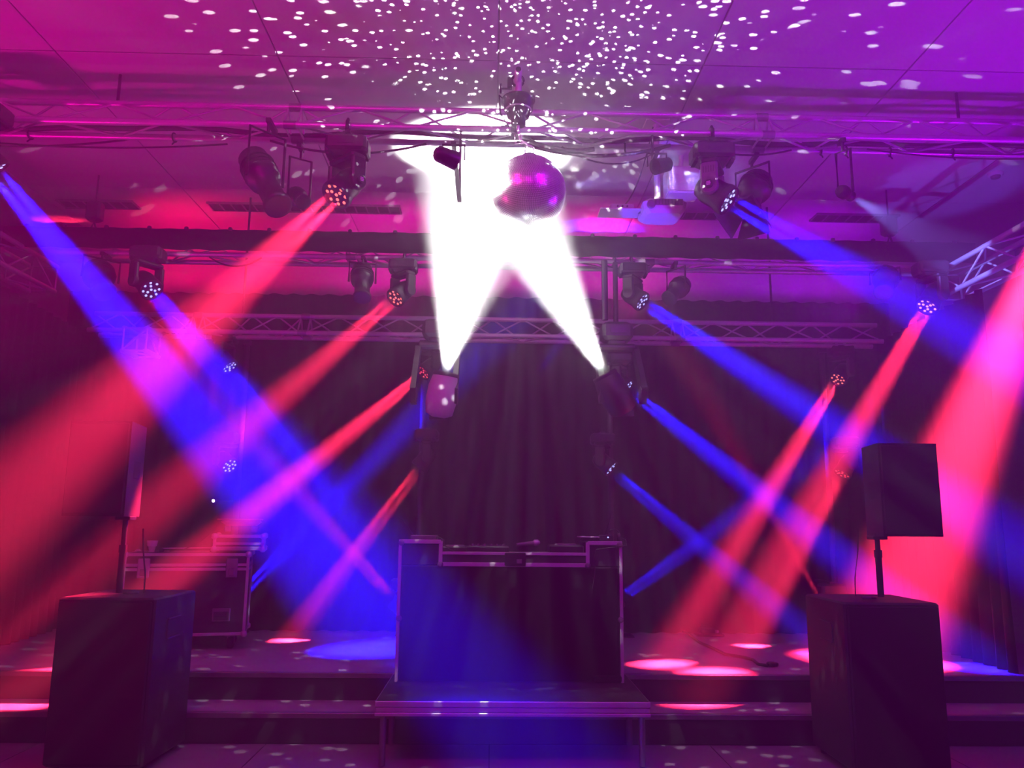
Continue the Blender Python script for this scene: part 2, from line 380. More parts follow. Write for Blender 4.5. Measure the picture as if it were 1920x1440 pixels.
# black border cloth on a batten in front of the middle truss
sy = MT_Y-.07
bt_top = at(960, 440, sy).z; bt_bot = at(960, 478, sy).z
bc = thing('border_cloth', 'long narrow black border cloth strapped along the middle truss', 'curtain', (0, sy, bt_bot))
b = MB(); vs = []; fs = []; N = 240
for i in range(N+1):
    x = -4.7+9.4*i/N
    for z in (bt_bot+.004*math.sin(i*.7), (bt_bot+bt_top)/2, bt_top): vs.append((x, sy+.008*math.sin(i*.9), z))
for i in range(N):
    for j in range(2): fs.append((i*3+j, (i+1)*3+j, (i+1)*3+j+1, i*3+j+1))
b.add(vs, fs, True); cl = b.build('cloth', M_CLOTH, bc); md = cl.modifiers.new('t', 'SOLIDIFY'); md.thickness = .008
MB().box((0, sy+.03, bt_top-.015), (9.4, .03, .03)).build('batten', M_ALUD, bc)
for i in range(24):
    x = -4.5+i*.39+random.uniform(-.03, .03)
    MB().box((x, sy-.002, bt_top+.004), (.035, .03, .035), bev=.006).build('strap', M_RUBBER, bc)

# ------------------------------------------------------------------ moving heads with 12 LEDs
LEDP = [(0, 0)]
led_xy = [(-1.5, .5), (-.5, .5), (.5, .5), (1.5, .5), (-1.5, -.5), (-.5, -.5), (.5, -.5), (1.5, -.5), (-.75, 1.4), (.75, 1.4), (-.75, -1.4), (.75, -1.4)]
led_xy = [(-2, 0), (-1, 0), (0, 0), (1, 0), (2, 0), (-1.5, .87), (-.5, .87), (.6, .87), (1.2, 1.74), (-1.2, -1.74), (-.5, -.9), (.5, -.9)]
led_mesh = {}
def moving_head(lens, d, s, ledm, label, kind, attach=None, ring_rot=0.0):
    d = d.normalized(); piv = lens-d*(.15*s)
    top = piv+V((0, 0, .36*s))
    t = thing('moving_head', label, 'stage light', top, {'front': 'LED heads under the front truss', 'middle': 'LED heads under the middle truss', 'tower': 'LED heads on the stage towers', 'floor': 'LED heads low on the stage towers'}[kind])
    # base box, tapering down
    b = MB().box(top+V((0, 0, -.055*s)), (.30*s, .22*s, .12*s), bev=.02*s); b.box(top+V((0, 0, -.13*s)), (.24*s, .19*s, .04*s), bev=.012*s, taper=.85)
    for sx in (-1, 1): b.box(top+V((sx*.135*s, 0, -.075*s)), (.05*s, .16*s, .13*s), bev=.02*s)
    base = b.build('base', M_BLACK, t)
    MB().box(top+V((0, -.112*s, -.05*s)), (.12*s, .006, .05*s)).build('display', M_GLASS, base)
    hz = V((d.x, d.y, 0)); hz = hz.normalized() if hz.length > .05 else V((0, -1, 0)); ax = V((-hz.y, hz.x, 0))
    Rm = Matrix((hz, ax, V((0, 0, 1)))).transposed()
    y0 = MB(); y0.box(top+V((0, 0, -.165*s)), (.13*s, .29*s, .05*s), Rm, bev=.015*s)
    yoke = y0.build('yoke', M_BLACK, t)
    for sg in (-1, 1):
        a = MB(); ctr = piv+ax*(sg*.135*s)
        a.box(ctr+V((0, 0, .085*s)), (.125*s, .045*s, .19*s), Rm, bev=.012*s)
        a.lathe(ctr-ax*(sg*.0225*s), ax*sg, [(0, .066*s), (.038*s, .066*s), (.045*s, .058*s)], 18)
        arm = a.build('arm', M_GREY if 'grey arm' in label else M_BLACK, yoke)
        if kind == 'front':
            for q in range(5):
                MB().box(ctr+ax*(sg*.023*s)+V((0, 0, .12*s))+hz*((q-2)*.018*s), (.006*s, .004*s, .05*s), Rm).build('vent_slot', M_BLACK, yoke)
            MB().lathe(ctr+ax*(sg*.0225*s), ax*sg, [(0, .03*s), (.0245*s, .03*s)], 16).build('badge', M_BLACK, yoke)
            for q in (-.011, 0, .011): MB().box(ctr+ax*(sg*.048*s)+V((0, 0, q*s)), (.034*s-abs(q)*.6*s, .003*s, .007*s), Rm).build('badge_print', M_LABEL, yoke)
    h = MB().lathe(piv, d, [(-.13*s, .05*s), (-.11*s, .085*s), (-.04*s, .105*s), (.06*s, .105*s), (.09*s, .112*s), (.145*s, .112*s), (.145*s, .096*s), (.125*s, .094*s)], 24)
    head = h.build('head', M_BLACKM, t)
    MB().lathe(piv, d, [(.09*s, .112*s), (.1*s, .116*s), (.14*s, .116*s), (.148*s, .112*s), (.148*s, .098*s), (.126*s, .095*s)], 24, cap=False).build('lens_ring', M_BLACK, head)
    x, y, _ = basis(d); q = ring_rot; x, y = x*math.cos(q)+y*math.sin(q), y*math.cos(q)-x*math.sin(q)
    fc = piv+d*(.13*s)
    pts = [(0, 0)]+[(1.05*math.cos(R(a)), 1.05*math.sin(R(a))) for a in (20, 140, 260)]+[(2.0*math.cos(R(a)), 2.0*math.sin(R(a))) for a in (0, 45, 85, 125, 170, 215, 260, 310)]
    for (u, v_) in pts:
        p = fc+(x*u+y*v_)*(.0385*s)
        MB().lathe(p, d, [(0, .0125*s), (.004*s, .0125*s), (.007*s, .006*s)], 8).build('led', ledm, head)
    return t, top
clampm = M_BLACKM
def clamp(t, a, zc, yc, s=1):
    """hook clamp from fixture top a to a chord at height zc, depth yc"""
    b = MB(); b.tube(a, (a.x, a.y, zc-.04), .014*s, 8); b.box((a.x, (a.y+yc)/2, zc-.045), (.04, abs(a.y-yc)+.05, .025))
    b.path([(a.x, yc-.045, zc-.045), (a.x, yc-.052, zc+.01), (a.x, yc-.02, zc+.045), (a.x, yc+.03, zc+.04), (a.x, yc+.05, zc)], .013)
    b.build('clamp', clampm, t)
desc = ['LED head at the far end of the front truss throwing a wide blue beam', 'LED head on the front truss throwing a red beam, beside the profile spotlight',
        'LED head on the front truss with grey arm throwing a blue beam', 'LED head on the front truss throwing the widest red beam',
        'LED head under the middle truss above the flight case, twelve white-blue dots', 'LED head under the middle truss with red dots just beside the white glare',
        'LED head under the middle truss with blue dots right of the white beams', 'LED head under the middle truss with pink dots near the bright side truss',
        'LED head high on the flight case side tower, blue dots', 'LED head high on the tower behind the left white spotlight, red beam',
        'LED head high on the tower behind the right white spotlight, blue beam', 'LED head high on the far right tower, red dots',
        'faint LED head halfway up the tower above the flight case', 'LED head halfway up the tower left of the booth, red beamlets',
        'LED head halfway up the tower right of the booth, blue beam', 'LED head halfway up the tower beside the loudspeaker, pink-red dots',
        'red LED head low behind the left edge of the booth', 'red LED head low behind the right subwoofer',
        'blue LED head low behind the right edge of the booth', 'blue LED head low behind the flight case']
for i, (k, S, T, c, p, a, s) in enumerate(HEADS):
    lm = M_LEDB if c is BLUE else (M_LEDP if i in (7,) else (M_LEDR if k in ('front', 'middle') or i == 11 else M_LEDR2))
    t, top = moving_head(S, T-S, s, lm, desc[i], k, ring_rot=i*.7)
    if k == 'front': clamp(t, top, FT_Z, FT_Y)
    elif k == 'middle': clamp(t, top, MT_Z, MT_Y)
    else:
        yb = 8.55
        MB().box((top.x, (top.y+yb)/2, top.z+.012), (.05, abs(yb-top.y)+.02, .024)).build('mounting_arm', M_BLACKM, t)
for i, (x, lb) in enumerate(((432, 'black steel lighting tower behind the flight case'), (785, 'black steel lighting tower left of the booth'), (1152, 'black steel lighting tower right of the booth'), (1574, 'black steel lighting tower near the loudspeaker'))):
    X = at(x, 880, 8.3).x
    t = thing('lighting_tower', lb, 'lighting stand', (X, 8.58, .4), 'lighting towers along the back curtain')
    MB().tube((X, 8.58, .41), (X, 8.58, BT_Z+.1), .03, 12).build('pole', M_BLACKM, t)
    MB().box((X, 8.52, .408), (.4, .26, .016), bev=.005).build('base_plate', M_BLACKM, t)
    MB().tube((X, 8.58, .416), (X, 8.58, .52), .04, 12).build('pole_socket', M_BLACKM, t)
    MB().box((X, 8.56, BT_Z+.03), (.08, .1, .05)).build('truss_clamp', M_BLACKM, t)

# ------------------------------------------------------------------ white spot moving heads (bigger)
def spot_head(lens, d, label):
    d = d.normalized(); piv = lens-d*.2; sd = -1 if label.startswith('left') else 1; top = V((piv.x+sd*.07, piv.y+.33, at(1150, 607, piv.y+.33).z))
    t = thing('spot_moving_head', label, 'stage light', top, 'white moving spotlights aimed at the mirror ball')
    b = MB().box(top+V((0, 0, -.09)), (.29, .26, .17), bev=.03); base = b.build('base', M_BLACK, t)
    MB().box(top+V((0, -.142, -.09)), (.14, .006, .06)).build('display', M_GLASS, base)
    MB().box(top+V((0, 0, -.195)), (.16, .16, .04), bev=.01).build('pan_collar', M_BLACK, t)
    y0 = MB().box(top+V((0, 0, -.235)), (.38, .13, .06), bev=.02); yoke = y0.build('yoke', M_BLACK, t)
    for sg in (-1, 1):
        xx = top.x+sg*.185-.025; a0 = (top.y-.05, top.z-.25); a1 = (top.y+.07, top.z-.25)
        poly = [V((xx, a0[0], a0[1])), V((xx, a1[0], a1[1])), V((xx, piv.y+.10, piv.z+.05)), V((xx, piv.y+.06, piv.z-.08)), V((xx, piv.y-.06, piv.z-.08)), V((xx, piv.y-.09, piv.z+.05))]
        MB().prism(poly, (0, 0, 0), (.05, 0, 0)).build('arm', M_BLACK, yoke)
        MB().lathe((top.x+sg*.155, piv.y, piv.z), (sg, 0, 0), [(0, .07), (.055, .07), (.06, .06)], 18).build('tilt_hub', M_GREY, yoke)
    h = MB().lathe(piv, d, [(-.2, .06), (-.17, .12), (-.05, .14), (.08, .135), (.16, .115), (.2, .10), (.2, .085), (.185, .083)], 28).build('head', M_WHITE if label.startswith('left') else M_BLACK, t)
    MB().lathe(piv, d, [(.184, .075), (.19, .06)], 24).build('lens', M_LENSW, h)
    MB().lathe(piv, d, [(.17, .114), (.19, .118), (.205, .112), (.205, .09), (.19, .086)], 24, cap=False).build('lens_ring', M_BLACK, h)
    MB().box(piv-d*.19, (.16, .03, .06)).build('rear_grille', M_BLACKM, h)
    MB().tube(top, (top.x, top.y, MT_Z-.03), .024, 12).build('drop_pipe', M_BLACKM, t)
    clamp(t, V((top.x, top.y, MT_Z-.03)), MT_Z, MT_Y)
    return t
spot_head(WL, dl, 'left of two white moving spotlights, its pale shell catching blue light')
spot_head(WR, dr, 'right of two white moving spotlights, a black body under the back truss')

# ------------------------------------------------------------------ mirror ball
tb = thing('mirror_ball', 'large mirror ball of tiny square tiles hanging under its motor', 'mirror ball', BALL)
MB().lathe(BALL, (0, 0, 1), [(BR*.985*math.sin(a), BR*.985*math.cos(a)) for a in [R(-90+i*7.5) for i in range(25)]], 48).build('core', M_CORE, tb)
b = MB(); rows = 66
for i in range(rows):
    la = math.pi*(i+.5)/rows-math.pi/2; n = max(6, int(2*math.pi*BR*math.cos(la)/(math.pi*BR/rows))); hs = math.pi*BR/rows*.41
    for k in range(n):
        lo = 2*math.pi*(k+(i % 2)*.1)/n; nn = V((math.cos(la)*math.cos(lo), math.cos(la)*math.sin(lo), math.sin(la)))
        jt = V((random.gauss(0, .035), random.gauss(0, .035), random.gauss(0, .035))); nj = (nn+jt).normalized()
        u = V((-math.sin(lo), math.cos(lo), 0)); v_ = nj.cross(u).normalized(); u = v_.cross(nj).normalized()
        c = BALL+nn*(BR-.001); c2 = BALL+nn*(BR*.985)
        tp = [c+u*hs*sx+v_*hs*sy for sx, sy in ((-1, -1), (1, -1), (1, 1), (-1, 1))]
        bo = [c2+u*hs*sx+v_*hs*sy for sx, sy in ((-1, -1), (1, -1), (1, 1), (-1, 1))]
        b.add(tp+bo, [(0, 1, 2, 3), (0, 4, 5, 1), (1, 5, 6, 2), (2, 6, 7, 3), (3, 7, 4, 0)])
tl = b.build('mirror_tiles', M_MIRROR, tb); tl['kind'] = 'stuff'
MB().lathe(BALL, (0, 0, 1), [(BR-.006, .05), (BR+.012, .05), (BR+.014, .02)], 20).build('top_cap', M_ALUD, tb)
ring = BALL+V((0, 0, BR+.05))
MB().path([ring+V((.03*math.cos(a), 0, .035*math.sin(a))) for a in [2*math.pi*i/12 for i in range(13)]], .006).build('eye_ring', M_ALU, tb)
MT = at(972, 205, 5.0)   # motor centre
mo = thing('mirror_ball_motor', 'black stepped round motor between the pole and the mirror ball', 'motor', MT)
MB().lathe(MT, (0, 0, 1), [(-.12, .035), (-.115, .05), (-.06, .052), (-.055, .075), (-.01, .08), (-.005, .098), (.055, .10), (.06, .112), (.072, .112), (.074, .06)], 28).build('housing', M_BLACKM, mo)
MB().lathe(MT, (0, 0, 1), [(-.012, .085), (-.006, .092)], 28).build('flange', M_ALU, mo)
MB().tube(MT+V((0, 0, -.12)), MT+V((0, 0, -.16)), .012, 10).build('shaft', M_ALU, mo)
for sg in (-1, 1):
    MB().path([MT+V((0, 0, -.15)), MT+V((sg*.022, 0, -.19)), MT+V((sg*.02, 0, -.25)), V((BALL.x, BALL.y, ring.z+.03)).lerp(MT, .1)+V((sg*.01, 0, 0))], .005).build('shackle', M_ALU, mo)
MB().path([MT+V((.0, 0, -.16)), MT+V((.01, -.01, -.22)), ring+V((0, 0, .03))], .006).build('shackle_pin', M_ALU, mo)
# arm: upright pipe on clamp and horizontal pipe toward the room
PE = at(972, 130, 4.86)
ar = thing('ball_arm', 'chrome pipe reaching out from the front truss, open end to the room', 'pipe', PE)
b = MB(); n = 18
b.lathe(PE, V((0, 1, .0)), [(0, .019), (0, .024), (.9, .024)], n); b.build('pipe', M_ALU, ar)
MB().lathe(PE+V((0, -.003, 0)), V((0, 1, 0)), [(0, .0185), (.002, .0185)], n).build('bore_shade', M_DARKWALL, ar)  # dark disc on the closed pipe end, inner shade painted as colour
MB().tube((MT.x, MT.y, MT.z+.07), (MT.x, MT.y, PE.z), .022, 14).build('drop_pipe', M_ALU, ar)
b = MB(); c = V((PE.x, MT.y, PE.z))
b.path([c+V((.04*math.cos(a), 0, .04*math.sin(a))) for a in [2*math.pi*i/16 for i in range(17)]], .009); b.box(c+V((-.055, 0, -.02)), (.03, .04, .07)); b.tube(c+V((-.05, 0, -.06)), c+V((-.11, 0, -.06)), .006, 6); b.box(c+V((-.115, 0, -.06)), (.012, .012, .07))
b.build('swivel_clamp', M_BLACKM, ar)
b = MB(); b.tube((PE.x, FT_Y+.0, FT_Z+.02), (PE.x, FT_Y+.02, PE.z+.02), .02, 10); b.box((PE.x, FT_Y+.0, FT_Z), (.06, .08, .09)); b.build('truss_clamp', M_BLACKM, ar)
cb = MB(); cb.path([MT+V((-.09, 0, .06)), MT+V((-.13, 0, .10)), MT+V((-.12, .1, .02)), MT+V((-.06, .3, .03)), V((PE.x-.1, FT_Y, FT_Z+.03))], .005)
tag(cb.build('motor_cable', M_RUBBER), 'thin black cable from the mirror ball motor to the front truss', 'cable')

# pinspot left of the ball (source of the glare) and right
def pin_spot(p, T, label, lamp):
    d = (T-p).normalized(); t = thing('pin_spot', label, 'stage light', p)
    MB().lathe(p, d, [(-.13, .03), (-.11, .05), (0, .058), (.02, .06)], 18).build('housing', M_BLACKM, t)
    MB().lathe(p, d, [(.021, .05), (.024, .03)], 18).build('lens', lamp, t)
    b = MB().path([p+V((-.07, 0, 0)), p+V((-.07, 0, .10)), p+V((.07, 0, .10)), p+V((.07, 0, 0))], .008); b.box((p.x, (p.y+FT_Y)/2, p.z+.105), (.03, abs(FT_Y-p.y)+.04, .02)); b.tube((p.x, FT_Y, p.z+.10), (p.x, FT_Y, FT_Z-.02), .01, 8); b.build('bracket', M_BLACKM, t)
pin_spot(PIN, BALL, 'small pin spotlight inside the white glare left of the mirror ball', M_LENSW)
spot('pin_spot_light', PIN+(BALL-PIN).normalized()*.05, BALL+V((-.03, 0, 0)), (1, 1, .97), 260, 40, .7, .03)
P2 = at(1232, 312, 5.45)
pin_spot(P2, BALL, 'small dark pin spotlight hanging right of the mirror ball', M_GLASS)

# ------------------------------------------------------------------ theatre spotlights
def profile(p, d, L, r, label, parentY, parentZ, barn=False):
    d = d.normalized(); t = thing('theatre_spotlight', label, 'stage light', p)
    MB().lathe(p, d, [(-L*.5, r*.5), (-L*.47, r*.95), (-L*.1, r*1.1), (.0, r), (L*.02, r*.72), (L*.42, r*.72), (L*.44, r*.86), (L*.5, r*.86), (L*.5, r*.7)], 20).build('housing', M_BLACK, t)
    MB().lathe(p, d, [(L*.47, r*.68), (L*.485, r*.4)], 20).build('lens', M_GLASS, t)
    for q in (-.3, -.22, -.14): MB().lathe(p+d*(L*q), d, [(0, r*1.12), (.008, r*1.12)], 20).build('cooling_fin', M_BLACKM, t)
    x, y, _ = basis(d); sx = V((1, 0, 0)) if abs(d.x) < .8 else V((0, 1, 0))
    hw = r*1.25; up = parentZ-.05
    b = MB().path([p-x*hw, p-x*hw+V((0, 0, (up-p.z)*.8)), p+x*hw+V((0, 0, (up-p.z)*.8)), p+x*hw], .011); b.tube(p+V((0, 0, (up-p.z)*.8)), (p.x, p.y, up), .012, 8)
    b.box((p.x, (p.y+parentY)/2, up), (.035, abs(parentY-p.y)+.05, .03)); b.build('yoke', M_BLACKM, t)
    if barn:
        for k in range(4):
            a = k*math.pi/2; u = x*math.cos(a)+y*math.sin(a); w_ = y*math.cos(a)-x*math.sin(a); e = p+d*(L*.5)+u*r*.8
            MB().prism([e-w_*r*.8, e+w_*r*.8, e+w_*r*1.2+(d+u*.5)*r*1.3, e-w_*r*1.2+(d+u*.5)*r*1.3], (0, 0, 0), u*.004).build('barn_door', M_BLACK, t)
    return t
P = at(497, 340, 5.45); profile(P, at(545, 430, 5.2)-P, .62, .115, 'large black profile spotlight tilted down beside the red LED head', FT_Y, FT_Z, False)
P = at(560, 372, 5.9); profile(P, at(590, 395, 5.6)-P, .25, .07, 'small black fresnel behind the large profile spotlight', FT_Y+.24, FT_Z)
P = at(1412, 362, 5.95); profile(P, at(1385, 430, 5.8)-P, .34, .12, 'black fresnel spotlight with barn doors behind the grey-armed LED head', FT_Y+.24, FT_Z, True)
P = at(679, 530, 7.33); profile(P, at(679, 600, 7.1)-P, .4, .10, 'dark upright spotlight under the middle truss left of the glare', MT_Y, MT_Z)
P = at(1268, 545, 7.33); profile(P, at(1240, 575, 7.2)-P, .3, .09, 'dark par can under the middle truss tilted down beside the blue LED head', MT_Y, MT_Z)
P = at(188, 525, 7.33); profile(P, at(205, 590, 7.1)-P, .36, .13, 'black spotlight under the middle truss at its flight case end', MT_Y, MT_Z)
P = at(1660, 530, 7.33); profile(P, at(1650, 590, 7.1)-P, .3, .11, 'spotlight under the middle truss sunk in the hazy blue beam', MT_Y, MT_Z)
P = V((2.60, 5.57, 3.98)); profile(P, V((4.6, 7.15, 3.93))-P, .16, .045, 'small dark spotlight under the violet half of the front truss', FT_Y, FT_Z)
x0 = at(1134, 560, 7.35).x
tag(MB().tube((x0, 7.35, at(1134, 600, 7.35).z), (x0, 7.35, MT_Z-.03), .03, 12).build('hanging_pipe', M_BLACKM), 'short dark pipe hanging from the middle truss right of the white beams', 'pipe')

# ------------------------------------------------------------------ cables on trusses
def cable(pts, r, label): return tag(MB().path(pts, r).build('cable', M_RUBBER), label, 'cable')
Yc = FT_Y+.20
pts = []
for i in range(120):
    x = -5.6+i*.04*2.36
    if x > 5.7: break
    pts.append((x, Yc+.03*math.sin(x*3), FT_Z+.034+.012*math.sin(x*5.1)+.012*abs(math.sin(x*1.7))))
cable(pts, .020, 'thick black cable loom lying along the front truss')
cable([(-4.8, Yc+.05, FT_Z+.0)]+catenary((-4.7, Yc+.06, FT_Z-.02), (-2.9, Yc+.06, FT_Z-.02), .07)+[(-2.8, Yc+.05, FT_Z+.0)], .008, 'thin black cable sagging under the front truss at its far left')
cable(catenary((-4.2, Yc+.07, FT_Z-.03), (-2.1, Yc+.07, FT_Z-.03), .05), .007, 'second thin cable sagging under the front truss left of the profile spotlight')
cable(catenary((-1.75, Yc, FT_Z-.03), (-.55, Yc, FT_Z-.03), .09), .009, 'black cable between the profile spotlight and the red LED head')
cable(catenary((.15, Yc, FT_Z-.0), (1.35, Yc, FT_Z-.0), .10, 16), .014, 'heavy black cable sagging right of the mirror ball')
cable(catenary((.2, Yc-.03, FT_Z+.02), (.75, Yc-.03, FT_Z-.06), .05), .018, 'black cable with hanging plug right of the mirror ball')
cable(catenary((.5, Yc, FT_Z-.03), (1.3, Yc, FT_Z-.02), .14), .006, 'thin cable loop under the heavy cable right of the ball')
cable(catenary((1.6, Yc, FT_Z-.02), (2.3, Yc, FT_Z-.02), .05), .007, 'thin cable under the front truss by the grey-armed LED head')
cable(catenary((-2.75, MT_Y-.02, MT_Z-.03), (-2.25, MT_Y-.02, MT_Z-.03), .09), .008, 'black cable loop sagging below the middle truss above the flight case')
cable(catenary((1.05, MT_Y, MT_Z-.03), (1.5, MT_Y, MT_Z-.03), .05), .007, 'black cable loop below the middle truss beside the blue LED head')
cable(catenary((2.9, Yc, FT_Z-.0), (4.6, Yc, FT_Z-.02), .05), .006, 'thin cable sagging under the violet end of the front truss')
TIES = [(-3.6, 'black tie on the front truss lower chord, first from the far left drape'), (-2.5, 'black tie on the front truss lower chord just left of the profile spotlight'),
        (1.0, 'black tie on the front truss lower chord between mirror ball and small pin spotlight'), (1.8, 'black tie on the front truss lower chord right behind the grey-armed LED head'),
        (2.55, 'black tie on the front truss just past the grey-armed LED head'), (2.75, 'second black tie on the front truss past the grey-armed LED head'),
        (3.1, 'third black tie on the front truss past the grey-armed LED head'), (3.6, 'black tie on the front truss below the thin sagging cable'), (4.2, 'black tie on the front truss at the violet end of the frame')]
for x, lb in TIES:
    tag(MB().path([(x+.028*math.cos(a)*.2, FT_Y+.24+.034*math.cos(a), FT_Z+.034*math.sin(a)) for a in [2*math.pi*k/12 for k in range(13)]]+[(x, FT_Y+.21, FT_Z-.07)], .006).build('cable_tie', M_RUBBER), lb, 'cable tie', 'cable ties on the front truss')

# ------------------------------------------------------------------ ceiling fittings
def ceiling_vent(x0, x1, y, label):
    t = thing('ceiling_vent', label, 'vent', ((x0+x1)/2, y, CZ))
    MB().box(((x0+x1)/2, y, CZ-.004), (x1-x0, .2, .008)).build('backing', M_DARKWALL, t)
    for s_ in (-1, 1): MB().box(((x0+x1)/2, y+s_*.105, CZ-.012), (x1-x0+.02, .012, .024)).build('frame', M_ALUD, t)
    n = int((x1-x0)/.12)
    for i in range(n+1): MB().box((x0+(x1-x0)*i/n, y, CZ-.012), (.012, .2, .016)).build('slat', M_ALUD, t)
ceiling_vent(-4.7, -3.9, 8.3, 'dark slotted ceiling vent nearest the left side truss')
ceiling_vent(-3.1, -1.05, 8.3, 'long dark slotted ceiling vent above the profile spotlight')
ceiling_vent(1.55, 2.95, 8.3, 'long dark slotted ceiling vent above the grey-armed LED head')
ceiling_vent(3.5, 4.4, 8.3, 'dark slotted ceiling vent at the violet side')
pd = at(1866, 325, 7.2); X, Yd = hit(1866, 325, CZ).x, hit(1866, 325, CZ).y
t = thing('smoke_detector', 'small round smoke detector on the violet side of the ceiling', 'smoke detector', (X, Yd, CZ))
MB().lathe((X, Yd, CZ), (0, 0, -1), [(0, .07), (.02, .07), (.03, .055)], 20).build('base', M_WHITE, t)
MB().lathe((X, Yd, CZ-.028), (0, 0, -1), [(0, .045), (.02, .04), (.025, .02)], 20).build('sensor_cage', M_GREY, t)
# projector on ceiling pole
PJ = at(1240, 398, 6.3); PT = V((PJ.x, PJ.y, CZ))
t = thing('projector', 'pale ceiling projector on a square pole lit blue from below', 'projector', PJ+V((0, 0, .1)))
MB().box(PJ, (.36, .34, .12), bev=.03, taper=.94).build('body', M_WHITE, t)
MB().box(PJ+V((.02, -.172, .02)), (.24, .008, .05)).build('vent_panel', M_GREY, t)
for q in range(8): MB().box(PJ+V((-.08+q*.026, -.178, .02)), (.005, .006, .044)).build('slat', M_BLACK, t)
MB().lathe(PJ+V((-.12, -.17, -.005)), (0, -1, 0), [(0, .035), (.02, .033), (.02, .025)], 16).build('lens_barrel', M_GREY, t)
MB().tube(PJ+V((-.03, 0, .06)), (PT.x-.03, PT.y, CZ), .026, 12).build('pole', M_WHITE, t)
MB().box((PT.x-.03, PT.y, CZ-.01), (.2, .2, .02), bev=.005).build('ceiling_plate', M_WHITE, t)
q = at(1165, 392, 6.35)
t2 = thing('video_receiver', 'small pale electronics box on a tray beside the projector', 'electronics box', q)
MB().box(q, (.2, .12, .05), bev=.008).build('body', M_WHITE, t2)
MB().box(q+V((-.02, 0, -.035)), (.34, .2, .012), bev=.004).build('tray', M_WHITE, t2)
for k in (-.04, 0, .04): MB().lathe(q+V((k, -.06, 0)), (0, -1, 0), [(0, .008), (.008, .008)], 10).build('socket', M_BLACK, t2)
MB().tube(q+V((.14, 0, -.03)), PJ+V((-.17, 0, -.0)), .012, 8).build('support_arm', M_ALUD, t2)
cable(catenary((PT.x-.06, PT.y-.03, CZ-.05), q+V((.02, 0, .03)), .12), .006, 'thin black cable swinging from the ceiling to the projector')
# white box added behind the projector to carry the blue light patch
qb = at(1278, 345, 6.9)
t = thing('blue_patch_box', 'plain pale ceiling-hung box added behind the projector to carry a blue patch of light', 'speaker', qb)
MB().box(qb, (.30, .22, .26), bev=.012).build('cabinet', M_WHITE, t)
MB().box(qb+V((0, -.113, 0)), (.26, .006, .22)).build('grille', M_WHITE, t)
MB().tube(qb+V((0, 0, .12)), (qb.x, qb.y, CZ), .02, 8).build('hanger', M_WHITE, t)
sA = at(1010, 700, 5.3)
spot('blue_fill_light', sA, at(1240, 370, 6.5), (.08, .02, 1), 450, 13, .25, .02)  # unseen blue light added in mid-air to tint projector and box
gl = BALL+V((BR+.03, -.02, .03))
spot('ball_glint_light', gl, hit(1300, 296, CZ-.02), (.35, .3, 1), 700, 16, .5, .02)  # spot added beside the ball, standing in for its reflection on the ceiling

# ------------------------------------------------------------------ DJ platform and booth
PY0, PY1, PZ = 5.40, 6.36, .41
xl, xr = at(703, 1310, PY0).x, at(1220, 1310, PY0).x
t = thing('stage_deck', 'low portable platform with aluminium edge in front of the steps', 'platform', ((xl+xr)/2, PY0, 0))
MB().box(((xl+xr)/2, (PY0+PY1)/2, PZ-.008), (xr-xl-.02, PY1-PY0-.02, .016)).build('deck_board', M_CARPET, t)
for (a, b_, dx, dy) in (((xl+xr)/2, PY0+.012, xr-xl, .024), ((xl+xr)/2, PY1-.012, xr-xl, .024)):
    b = MB().box((a, b_, PZ-.02), (dx, dy, .036), bev=.004); b.box((a, b_+.002, PZ-.055), (dx-.006, dy-.006, .032), bev=.004); b.box((a, b_, PZ-.084), (dx, dy, .022), bev=.004); b.build('edge_rail', M_RAIL, t)
for a in (xl+.012, xr-.012): MB().box((a, (PY0+PY1)/2, PZ-.047), (.024, PY1-PY0-.06, .09), bev=.004).build('side_rail', M_ALUD, t)
for x in (xl+.05, xr-.05):
    MB().tube((x, PY0+.06, .008), (x, PY0+.06, PZ-.05), .022, 12).build('leg', M_ALUD, t)
for x in (xl+.05, xr-.05): MB().tube((x, 5.95, .008), (x, 5.95, PZ-.05), .022, 12).build('leg', M_ALUD, t)
BY = 6.02; BZ0 = PZ; bl, br_ = at(742, 1200, BY).x, at(1169, 1200, BY).x; BD = .62
ztop = at(800, 1014, BY).z; zmid = at(960, 1036, BY).z; zmb = at(960, 1062, BY).z
ls, rs = at(826, 1050, BY).x, at(1102, 1050, BY).x
booth = thing('booth', 'black DJ booth flight case with raised wings and aluminium edging on the platform', 'dj booth', ((bl+br_)/2, BY, BZ0))
MB().box(((bl+br_)/2, BY+BD/2, (BZ0+zmb)/2), (br_-bl-.03, BD-.02, zmb-BZ0-.004), bev=.006).build('body', M_BLACK, booth)
MB().box(((bl+ls)/2, BY+BD/2, (zmb+ztop)/2), (ls-bl-.01, BD-.03, ztop-zmb-.006), bev=.006).build('wing', M_BLACK, booth)
MB().box(((br_+rs)/2, BY+BD/2, (zmb+ztop)/2), (br_-rs-.01, BD-.03, ztop-zmb-.006), bev=.006).build('wing', M_BLACK, booth)
MB().box(((ls+rs)/2, BY+.02, (zmb+zmid)/2), (rs-ls-.02, .03, zmid-zmb-.02)).build('recess_panel', M_BLACK, booth)
MB().box(((ls+rs)/2, BY+BD/2, zmid-.02), (rs-ls-.02, BD-.06, .02)).build('equipment_shelf', M_BLACK, booth)
mx = at(966, 1048, BY).x
MB().box(((ls+rs)/2, BY-.004, zmid-.008), (rs-ls-.02, .016, .022), bev=.003).build('edging', M_RAIL, booth)
MB().box(((ls+rs)/2, BY-.004, zmb+.012), (rs-ls, .016, .030), bev=.003).build('edging', M_RAIL, booth)
lat = MB().box((mx, BY-.014, (zmid+zmb)/2+.002), (.155, .012, zmid-zmb-.004), bev=.008).build('latch', M_BLACKM, booth)
